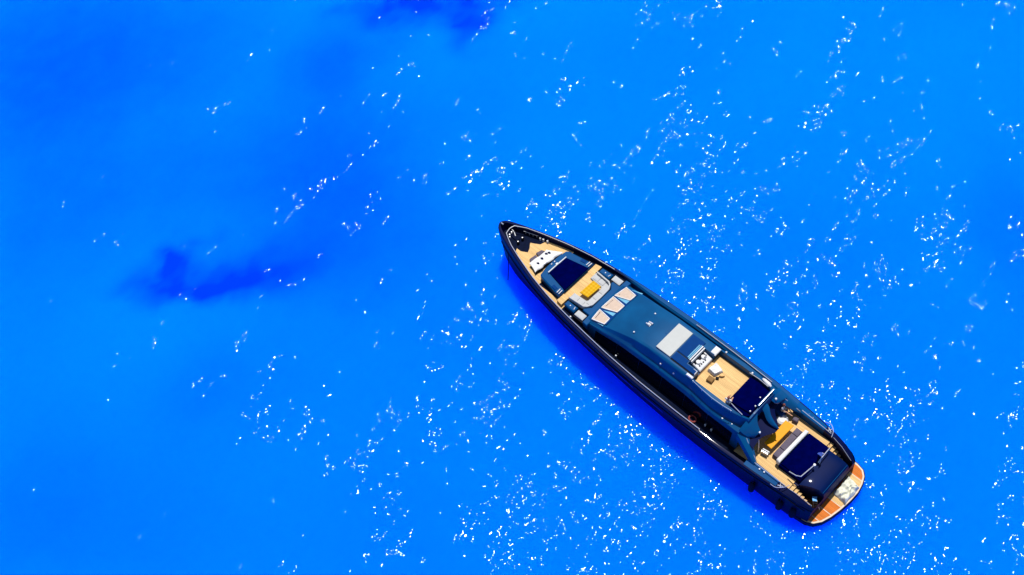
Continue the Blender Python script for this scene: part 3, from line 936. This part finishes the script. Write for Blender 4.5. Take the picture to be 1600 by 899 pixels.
# lighter blue on the starboard gunwale only, painting in its sunlit look
rows = []
for u in np.linspace(11.5, 30.4, 20):
    k = min(1, (u - 11.3) / 5)
    rows.append([(u, bs(u) - 0.10, zs(u) + 0.012), (u, bs(u) - 0.10 - 0.35 * k, zs(u) + 0.03), (u, bs(u) - 0.20 - 0.42 * k, zs(u) - 0.10), (u, bs(u) - 0.22 - 0.46 * k, zd(u) + 0.01)])
part(MB().grid(rows), 'lit_gunwale', 'trunk_paint')
part(MB().grid([[(u, 2.6, zd(u) + 0.014), (u, bs(u) - 0.34, zd(u) + 0.014)] for u in (13.7, 14.2, 16, 18, 20, 22, 24, 26, 28, 28.6, 29.0, 29.6)]), 'lit_side_deck', 'trunk_paint')  # starboard deck coloured blue as if sunlit; the port side stays dark

# bow and side rails
for s, ua, ub in ((-1, 1.75, 26.2), (1, 1.75, 11.5), (1, 20.0, 27.8)):
    zr = lambda u: zs(u) + 0.14
    pts = []
    if ua < 2 and s < 0:
        pts = [(1.75, 0.25, zr(1.7)), (1.72, 0.0, zr(1.7))]
    elif ua < 2:
        pts = [(1.75, 0.25, zr(1.7))]
    for u in np.linspace(ua + 0.1, ub, 40):
        v = bs(u) - 0.30 if u > 2.6 else max(0.3, (bs(u) - 0.36) * (0.75 + 0.25 * min(1, (u - 1.75) / 0.8)))
        if ua == 20.0:
            v = bs(u) - 0.42
        pts.append((u, s * v, zr(u)))
    rl = MB()
    rl.tube(pts, 0.038 if s < 0 or ua < 2 else 0.03, 8)
    for p in pts[2::3]:
        rl.tube([(p[0], p[1], zs(p[0]) - 0.02), p], 0.018, 6)
    part(rl, 'guard_rail', 'steel')
for u in (11.8, 16.9, 26.2, 26.8):
    part(MB().lathe((u, -2.86, zd(u)), [(0.0, 0.32), (0.07, 0.30), (0.09, 0.22), (0.05, 0.14), (0.06, 0.0)], 10), 'deck_bollard', 'white_gel')
for q in ((27.3, -2.32, 5.12), (28.1, -2.2, 5.1)):
    part(MB().lathe(q, [(0, 0.13), (0.08, 0.1), (0.08, 0.0)], 10), 'deck_light', 'white_gel')


# ------------------------------------------------------------------ things standing on the yacht
def thing(mb_, name, material, origin, label, cat, group=None, sharp=32):
    o = mb_.build(name, material, None, origin, sharp, top=True)
    return tag(o, label, cat, group)


def kid(mb_, name, material, parent, origin):
    o = mb_.build(name, material, None, origin)
    o.parent = parent
    return o


def crumple(corners, z0, h, amp, freq, seed, n=26, droop=0.1):
    a, b, c, d = [Vector(q) for q in corners]
    rows, low = [], []
    for i in range(n + 1):
        row = []
        for k in range(n + 1):
            s_, t_ = i / n, k / n
            p = a * (1 - s_) * (1 - t_) + b * s_ * (1 - t_) + c * s_ * t_ + d * (1 - s_) * t_
            e = min(s_, 1 - s_, t_, 1 - t_)
            w = noise.noise((p.x * 1.7, p.y * 1.7, seed))
            j = 0.14 * w if e < 0.04 else 0.0
            rid = 1 - abs(noise.noise((p.x * freq + w, p.y * freq * 0.6, seed + 3)))
            z = z0 + h * min(1, e * 7 + 0.25) + amp * rid ** 3 * min(1, e * 9 + 0.1) + amp * 0.4 * noise.noise((p.x * 5, p.y * 5, seed + 5))
            row.append((p.x + j, p.y + j, max(z, z0 + 0.02)))
        rows.append(row)
    mb_ = MB().grid(rows)
    ring = rows[0] + [r[-1] for r in rows[1:]] + rows[-1][-2::-1] + [r[0] for r in rows[-2:0:-1]]
    mb_.grid([ring + [ring[0]], [(p[0], p[1], z0) for p in ring + [ring[0]]]])
    return mb_


# foredeck table
O = (11.45, 0.0, 3.98)
t = empty('foredeck_table', *O)
tag(t, 'yellow chequered table inside the grey U-shaped settee on the foredeck', 'table')
kid(MB().prism([(11.0, -0.80), (11.85, -0.72), (11.95, 0.82), (11.05, 0.86)], 4.36, 4.44, 0.03), 'tabletop', 'yellow_table', t, O)
kid(MB().tube([(11.45, 0.0, 3.98), (11.45, 0.0, 4.37)], [0.12, 0.08], 10), 'leg', 'steel', t, O)
kid(MB().lathe((11.45, 0.0, 3.98), [(0.0, 0.05), (0.28, 0.04), (0.3, 0.0)], 14), 'base', 'steel', t, O)
# cockpit table
O = (30.9, 0.25, 2.74)
t = empty('cockpit_table', *O)
tag(t, 'glossy orange dining table on the aft cockpit teak ahead of the sofa', 'table')
kid(MB().prism([(30.5, -1.1), (31.2, -1.15), (31.3, 1.55), (30.55, 1.5)], 3.40, 3.47, 0.03), 'tabletop', 'orange_table', t, O)
for v in (-0.55, 0.95):
    kid(MB().tube([(30.9, v, 2.74), (30.9, v, 3.42)], [0.12, 0.07], 10), 'leg', 'steel', t, O)
    kid(MB().lathe((30.9, v, 2.74), [(0.0, 0.05), (0.24, 0.04), (0.26, 0.0)], 14), 'base', 'steel', t, O)
# sun mattresses
mm = thing(MB().pillow([(7.68, -1.04), (9.86, -1.46), (9.86, 1.50), (7.68, 1.03)], 4.32, 0.12, 16, 0.05), 'sun_mattress', 'navy_cushion', (8.8, 0, 4.32), 'navy sun mattress on the blue foredeck trunk ahead of the yellow table', 'mattress', 'sun mattresses')
mm = thing(MB().pillow([(26.92, -1.22), (28.82, -1.02), (28.82, 1.36), (26.92, 1.48)], 5.98, 0.16, 16, 0.06), 'sun_mattress', 'navy_cushion', (27.9, 0.1, 5.98), 'navy sun mattress at the back of the flybridge behind the teak floor', 'mattress', 'sun mattresses')
mm = thing(MB().pillow([(32.46, -1.58), (34.22, -1.56), (34.3, 1.86), (32.54, 1.86)], 3.22, 0.14, 16, 0.06), 'sun_mattress', 'navy_cushion', (33.4, 0.1, 3.22), 'navy sun mattress behind the white bench back near the stern', 'mattress', 'sun mattresses')


# white sheet over the foredeck locker
lk = part(MB().prism([(5.55, -1.2), (6.5, -1.62), (6.78, 1.36), (5.62, 0.72)], 3.62, 4.0, 0.05), 'foredeck_locker', 'black_rubber')
thing(crumple([(5.50, -1.22), (6.52, -1.66), (6.84, 1.44), (5.56, 0.72)], 4.0, 0.08, 0.07, 2.6, 4.0), 'locker_cover', 'white_cloth', (6.1, -0.1, 4.0), 'rumpled white cover lying over the low locker on the foredeck', 'cover', sharp=60)
for k, (u, v) in enumerate(((6.0, -0.25), (5.95, 0.35), (6.1, -0.85), (6.05, 0.6))):
    thing(MB().tube([(u - 0.12, v - 0.08, 4.16), (u, v, 4.19), (u + 0.10, v + 0.02, 4.16)], [0.05, 0.075, 0.05], 8), 'rope_bundle', 'navy_cloth', (u, v, 4.14), ['small dark bundle near the middle of the rumpled white foredeck cover', 'dark bundle on the starboard half of the rumpled white foredeck cover', 'dark bundle near the port end of the rumpled white foredeck cover', 'dark bundle nearest the starboard end of the rumpled white foredeck cover'][k], 'bundle', 'bundles on the foredeck cover')
# mauve cushions stacked ahead of it
thing(MB().pillow([(5.02, -0.9), (5.42, -1.1), (5.46, -0.3), (5.1, -0.2)], 3.64, 0.16, 8, 0.05, 0.02), 'loose_cushion', 'mauve_cushion', (5.25, -0.6, 3.64), 'mauve cushion on the foredeck teak by the port half of the white cover', 'cushion', 'loose cushions')
thing(MB().pillow([(5.0, -0.05), (5.44, -0.15), (5.48, 0.6), (5.16, 0.5)], 3.64, 0.18, 8, 0.05, 0.02, 2), 'loose_cushion', 'mauve_cushion', (5.25, 0.2, 3.64), 'mauve cushion on the foredeck teak by the starboard half of the white cover', 'cushion', 'loose cushions')
# bundled white sheet on the swim platform
thing(crumple([(36.32, 0.25), (37.48, -0.05), (37.55, 1.85), (36.38, 2.1)], 0.772, 0.22, 0.34, 1.5, 8.0, 34), 'bundled_sheet', 'cream_cloth', (36.9, 1.0, 0.772), 'large crumpled cream sheet heaped on the swim platform', 'sheet', sharp=60)
# pale board on two rails beside the stairs
t = empty('boarding_ladder', 36.2, -1.75, 0.774)
tag(t, 'pale blue board on two thin rails at the port side of the transom', 'ladder')
O = (36.2, -1.75, 0.774)
ra, rb = [(36.20, -1.97, 0.78), (35.76, -1.84, 1.98)], [(36.36, -1.58, 0.78), (35.98, -1.66, 1.98)]
kid(MB().tube(ra, 0.035, 8), 'rail', 'sand_rim', t, O)
kid(MB().tube(rb, 0.035, 8), 'rail', 'sand_rim', t, O)
kid(MB().prism([(35.50, -1.62), (35.78, -1.36), (36.0, -1.70), (35.74, -1.87)], 1.97, 2.03, 0.015), 'board', 'pale_blue', t, O)
for k in range(3):
    f = (k + 1) / 4
    kid(MB().tube([tuple(p[0][j] + (p[1][j] - p[0][j]) * f for j in range(3)) for p in (ra, rb)], 0.025, 6), 'rung', 'sand_rim', t, O)

# things on the flybridge floor
thing(crumple([(24.0, -0.15), (24.75, -0.2), (25.05, 0.6), (24.1, 0.85)], 5.66, 0.26, 0.16, 1.4, 2.0, 18), 'bean_bag', 'white_cloth', (24.5, 0.28, 5.66), 'big white bean bag in the middle of the flybridge teak floor', 'bean bag')
thing(MB().box((24.72, -0.62, 5.80), (0.5, 0.46, 0.28), rot=0.1), 'side_table', 'brown_wood', (24.72, -0.62, 5.66), 'low brown side table beside the white bean bag', 'table')
thing(MB().box((25.02, -0.16, 5.74), (0.26, 0.20, 0.16), rot=0.5), 'deck_bag', 'black_rubber', (25.02, -0.16, 5.66), 'small dark bag between the brown table and the bean bag', 'bag')
thing(MB().tube([(25.0, 0.08, 5.72), (25.2, 0.16, 5.74), (25.32, 0.36, 5.72)], [0.05, 0.07, 0.05], 8), 'rolled_cloth', 'brown_wood', (25.15, 0.2, 5.66), 'rolled brown cloth lying behind the white bean bag', 'cloth')
thing(MB().tube([(27.78, 1.78, 6.44), (27.95, 1.76, 6.45), (28.45, 1.68, 6.45), (28.66, 1.64, 6.43)], [0.06, 0.13, 0.17, 0.07], 10), 'white_fender', 'white_gel', (28.2, 1.7, 6.3), 'white fender stowed along the starboard side of the flybridge mattress', 'fender')
# cushions and pillow at the forward end of the cockpit
thing(MB().lathe((30.25, 1.55, 2.74), [(0.0, 0.52), (0.3, 0.5), (0.45, 0.38), (0.5, 0.2), (0.42, 0.0)], 18), 'round_pouffe', 'white_cloth', (30.25, 1.55, 2.74), 'round white pouffe beside the forward end of the orange table', 'pouffe')
thing(MB().box((31.0, 2.25, 2.95), (0.42, 0.36, 0.42), rot=0.2, bev=0.06), 'deck_stool', 'mauve_cushion', (31.0, 2.25, 2.74), 'dark square stool on the teak starboard of the orange table', 'stool')
for k, v in enumerate((-1.42, -1.62)):
    thing(MB().box((30.95, v, 3.0), (0.55, 0.10, 0.5), rot=0.15), 'folded_chair', 'steel' if k else 'white_gel', (30.95, v, 2.74), ['white folded chair at the shaded port end of the cockpit table', 'steel folded chair at the shaded port end of the cockpit table'][k], 'chair', 'folded chairs')
# life ring
thing(MB().tube([(25.1 + 0.30 * math.cos(t_), -3.05 + 0.26 * math.sin(t_), 3.12 + 0.0 * t_) for t_ in np.linspace(0, 2 * math.pi, 19)[:-1]], 0.08, 8, closed=True), 'life_ring', 'red_plastic', (25.1, -3.05, 3.03), 'dull red life ring on the dark port side deck', 'life ring')
# flag at the stern
O = (34.45, 0.45, 3.2)
t = empty('stern_flag', *O)
tag(t, 'pale blue and white flag drooping over the aft mattress edge', 'flag')
kid(MB().tube([(34.52, 0.38, 3.22), (34.40, 0.55, 4.75)], [0.03, 0.02], 8), 'staff', 'white_gel', t, O)
rows = []
for i in range(12):
    a_ = i / 11
    rows.append([(34.41 + 0.06 * math.sin(7 * a_ + k) - 0.35 * a_, 0.54 + 0.12 * math.sin(5 * a_ + k * 0.8) + 0.05 * k, 4.68 - 0.16 * k - 0.35 * a_) for k in range(6)])
kid(MB().grid(rows), 'cloth', 'flag_cloth', t, O)
# hanging fenders
def fender(u, s, label):
    v = s * (bs(u) + 0.16)
    O_ = (u, v, 0.5)
    e_ = empty('hanging_fender', *O_)
    tag(e_, label, 'fender', 'hanging fenders')
    kid(MB().lathe((u, v, 0.5), [(0.0, 0.0), (0.14, 0.05), (0.24, 0.2), (0.26, 0.7), (0.24, 1.2), (0.12, 1.4), (0.05, 1.48), (0.0, 1.5)], 14), 'body', 'fender_navy', e_, O_)
    kid(MB().tube([(u, v, 1.95), (u, s * (bs(u) + 0.03), zs(u) - 0.05), (u, s * (bs(u) - 0.1), zs(u) + 0.03)], 0.015, 6), 'rope', 'navy_cloth', e_, O_)


fender(31.6, -1, 'dark fender hanging on the port hull abreast of the cockpit sofa')
fender(34.0, -1, 'dark fender hanging on the port quarter ahead of the stern corner')
fender(35.1, -1, 'dark fender hanging at the port stern corner by the swim platform')
fender(35.0, 1, 'dark fender hanging at the starboard stern corner')
# anchor chain
p0, p1 = wpos(2.6, -1.32, 3.2), wpos(2.9, -2.3, -0.3)
thing(MB().tube([(2.6, -1.25, 3.0), (2.8, -1.7, 1.2), (3.1, -2.3, -0.3)], 0.035, 6), 'mooring_line', 'navy_cloth', (2.6, -1.25, 3.0), 'thin dark line running from the port bow into the water', 'line')


# ------------------------------------------------------------------ people
def skin_mesh(name, joints, bones, material, parent, levels=2):
    me_ = bpy.data.meshes.new(name)
    keys = list(joints)
    me_.from_pydata([joints[k][:3] for k in keys], [(keys.index(a), keys.index(b)) for a, b in bones], [])
    o = bpy.data.objects.new(name, me_)
    COL.objects.link(o)
    o.parent = parent
    me_.materials.append(MATS[material])
    md = o.modifiers.new('skin', 'SKIN')
    for i, k in enumerate(keys):
        r = joints[k][3]
        me_.skin_vertices[0].data[i].radius = (r, r)
    me_.skin_vertices[0].data[0].use_root = True
    md.use_smooth_shade = True
    sb = o.modifiers.new('sub', 'SUBSURF')
    sb.levels = sb.render_levels = levels
    return o


def person(u, v, z, face, label, shirt, trousers, hair, stand=False):
    e_ = empty('person', u, v, z)
    e_.rotation_euler = (0, 0, AN + face)
    tag(e_, label, 'person')
    if stand:
        hip, J = 0.92, {}
        legs = {'kneeL': (0.03, 0.10, 0.48, 0.06), 'ankL': (-0.02, 0.10, 0.09, 0.045), 'toeL': (0.16, 0.12, 0.04, 0.035), 'kneeR': (0.10, -0.10, 0.50, 0.06), 'ankR': (0.10, -0.10, 0.09, 0.045), 'toeR': (0.27, -0.12, 0.04, 0.035)}
    else:
        hip = 0.12
        legs = {'kneeL': (0.40, 0.16, 0.36, 0.06), 'ankL': (0.62, 0.12, 0.07, 0.045), 'toeL': (0.78, 0.13, 0.04, 0.035), 'kneeR': (0.42, -0.14, 0.20, 0.06), 'ankR': (0.78, -0.14, 0.07, 0.045), 'toeR': (0.90, -0.16, 0.10, 0.035)}
    J = {'pelvis': (0, 0, hip, 0.12), 'waist': (-0.01, 0, hip + 0.22, 0.115), 'chest': (0, 0, hip + 0.42, 0.13), 'neck': (0.02, 0, hip + 0.58, 0.05), 'chin': (0.05, 0, hip + 0.66, 0.065), 'crown': (0.04, 0, hip + 0.80, 0.085),
         'hipL': (0.02, 0.10, hip - 0.03, 0.085), 'hipR': (0.02, -0.10, hip - 0.03, 0.085),
         'shL': (0, 0.18, hip + 0.50, 0.06), 'shR': (0, -0.18, hip + 0.50, 0.06), 'elL': (0.04, 0.27, hip + 0.25, 0.042), 'elR': (0.08, -0.26, hip + 0.26, 0.042),
         'wrL': (0.22, 0.22, hip + 0.12, 0.03), 'wrR': (0.28, -0.18, hip + 0.20, 0.03)}
    J.update(legs)
    for s_, sg in (('L', 1), ('R', -1)):
        w = J['wr' + s_]
        for k in range(4):
            J['f%s%d' % (s_, k)] = (w[0] + 0.13 - 0.012 * abs(k - 1), w[1] + 0.036 - 0.024 * k, w[2] - 0.03, 0.009)
        J['t' + s_] = (w[0] + 0.06, w[1] - sg * 0.055, w[2] - 0.01, 0.010)
        J['palm' + s_] = (w[0] + 0.06, w[1], w[2] - 0.005, 0.03)
    B = [('pelvis', 'waist'), ('waist', 'chest'), ('chest', 'neck'), ('neck', 'chin'), ('chin', 'crown'), ('pelvis', 'hipL'), ('pelvis', 'hipR'), ('hipL', 'kneeL'), ('hipR', 'kneeR'), ('kneeL', 'ankL'), ('ankL', 'toeL'), ('kneeR', 'ankR'), ('ankR', 'toeR'), ('chest', 'shL'), ('chest', 'shR'), ('shL', 'elL'), ('elL', 'wrL'), ('shR', 'elR'), ('elR', 'wrR'), ('wrL', 'palmL'), ('wrR', 'palmR')]
    for s_ in 'LR':
        B += [('palm' + s_, 'f%s%d' % (s_, k)) for k in range(4)] + [('palm' + s_, 't' + s_)]
    skin_mesh('body', J, B, 'skin', e_)
    g = lambda k, a=0.022: (*J[k][:3], J[k][3] + a)
    mid = lambda a, b, t_, r: tuple(J[a][i] + (J[b][i] - J[a][i]) * t_ for i in range(3)) + (r,)
    S = {'pelvis': g('pelvis'), 'waist': g('waist'), 'chest': g('chest'), 'shL': g('shL'), 'shR': g('shR'), 'slL': mid('shL', 'elL', 0.7, 0.07), 'slR': mid('shR', 'elR', 0.7, 0.07)}
    skin_mesh('shirt', S, [('pelvis', 'waist'), ('waist', 'chest'), ('chest', 'shL'), ('chest', 'shR'), ('shL', 'slL'), ('shR', 'slR')], shirt, e_)
    T = {'pelvis': g('pelvis', 0.012), 'hipL': g('hipL'), 'hipR': g('hipR'), 'kL': mid('hipL', 'kneeL', 0.8, 0.09), 'kR': mid('hipR', 'kneeR', 0.8, 0.09)}
    skin_mesh('shorts', T, [('pelvis', 'hipL'), ('pelvis', 'hipR'), ('hipL', 'kL'), ('hipR', 'kR')], trousers, e_)
    c = J['crown']
    hb = MB()
    rr = []
    for i in range(7):
        th = i / 6 * math.pi * 0.62
        rr.append([(c[0] - 0.015 + 0.112 * math.sin(th) * math.cos(2 * math.pi * k / 14) - 0.02 * i / 6, c[1] + 0.105 * math.sin(th) * math.sin(2 * math.pi * k / 14), c[2] - 0.03 + 0.125 * math.cos(th)) for k in range(14)])
    hb.grid(rr, wrap=True)
    hb.build('hair', hair, e_)
    for sg in (-1, 1):
        MB().lathe((c[0] + 0.082, c[1] + sg * 0.032, c[2] - 0.045), [(0, 0.012), (0.012, 0), (0, -0.012)], 8).build('eye', 'black_rubber', e_)
    MB().tube([(c[0] + 0.085, c[1], c[2] - 0.05), (c[0] + 0.112, c[1], c[2] - 0.085), (c[0] + 0.09, c[1], c[2] - 0.09)], [0.008, 0.014, 0.01], 6).build('nose', 'skin', e_)
    return e_


person(27.0, -1.42, 5.99, math.pi * 0.55, 'person in white sitting at the port front corner of the flybridge mattress', 'white_cloth', 'white_cloth', 'hair_red')
person(29.85, 2.02, 3.55, 0.2, 'person in a white shirt on the starboard steps behind the flybridge', 'white_cloth', 'cream_cloth', 'hair_red')
part(MB().prism([(29.3, 1.6), (30.1, 1.6), (30.1, 2.5), (29.3, 2.6)], 2.74, 3.55, 0.04), 'side_steps', 'panel_blue')
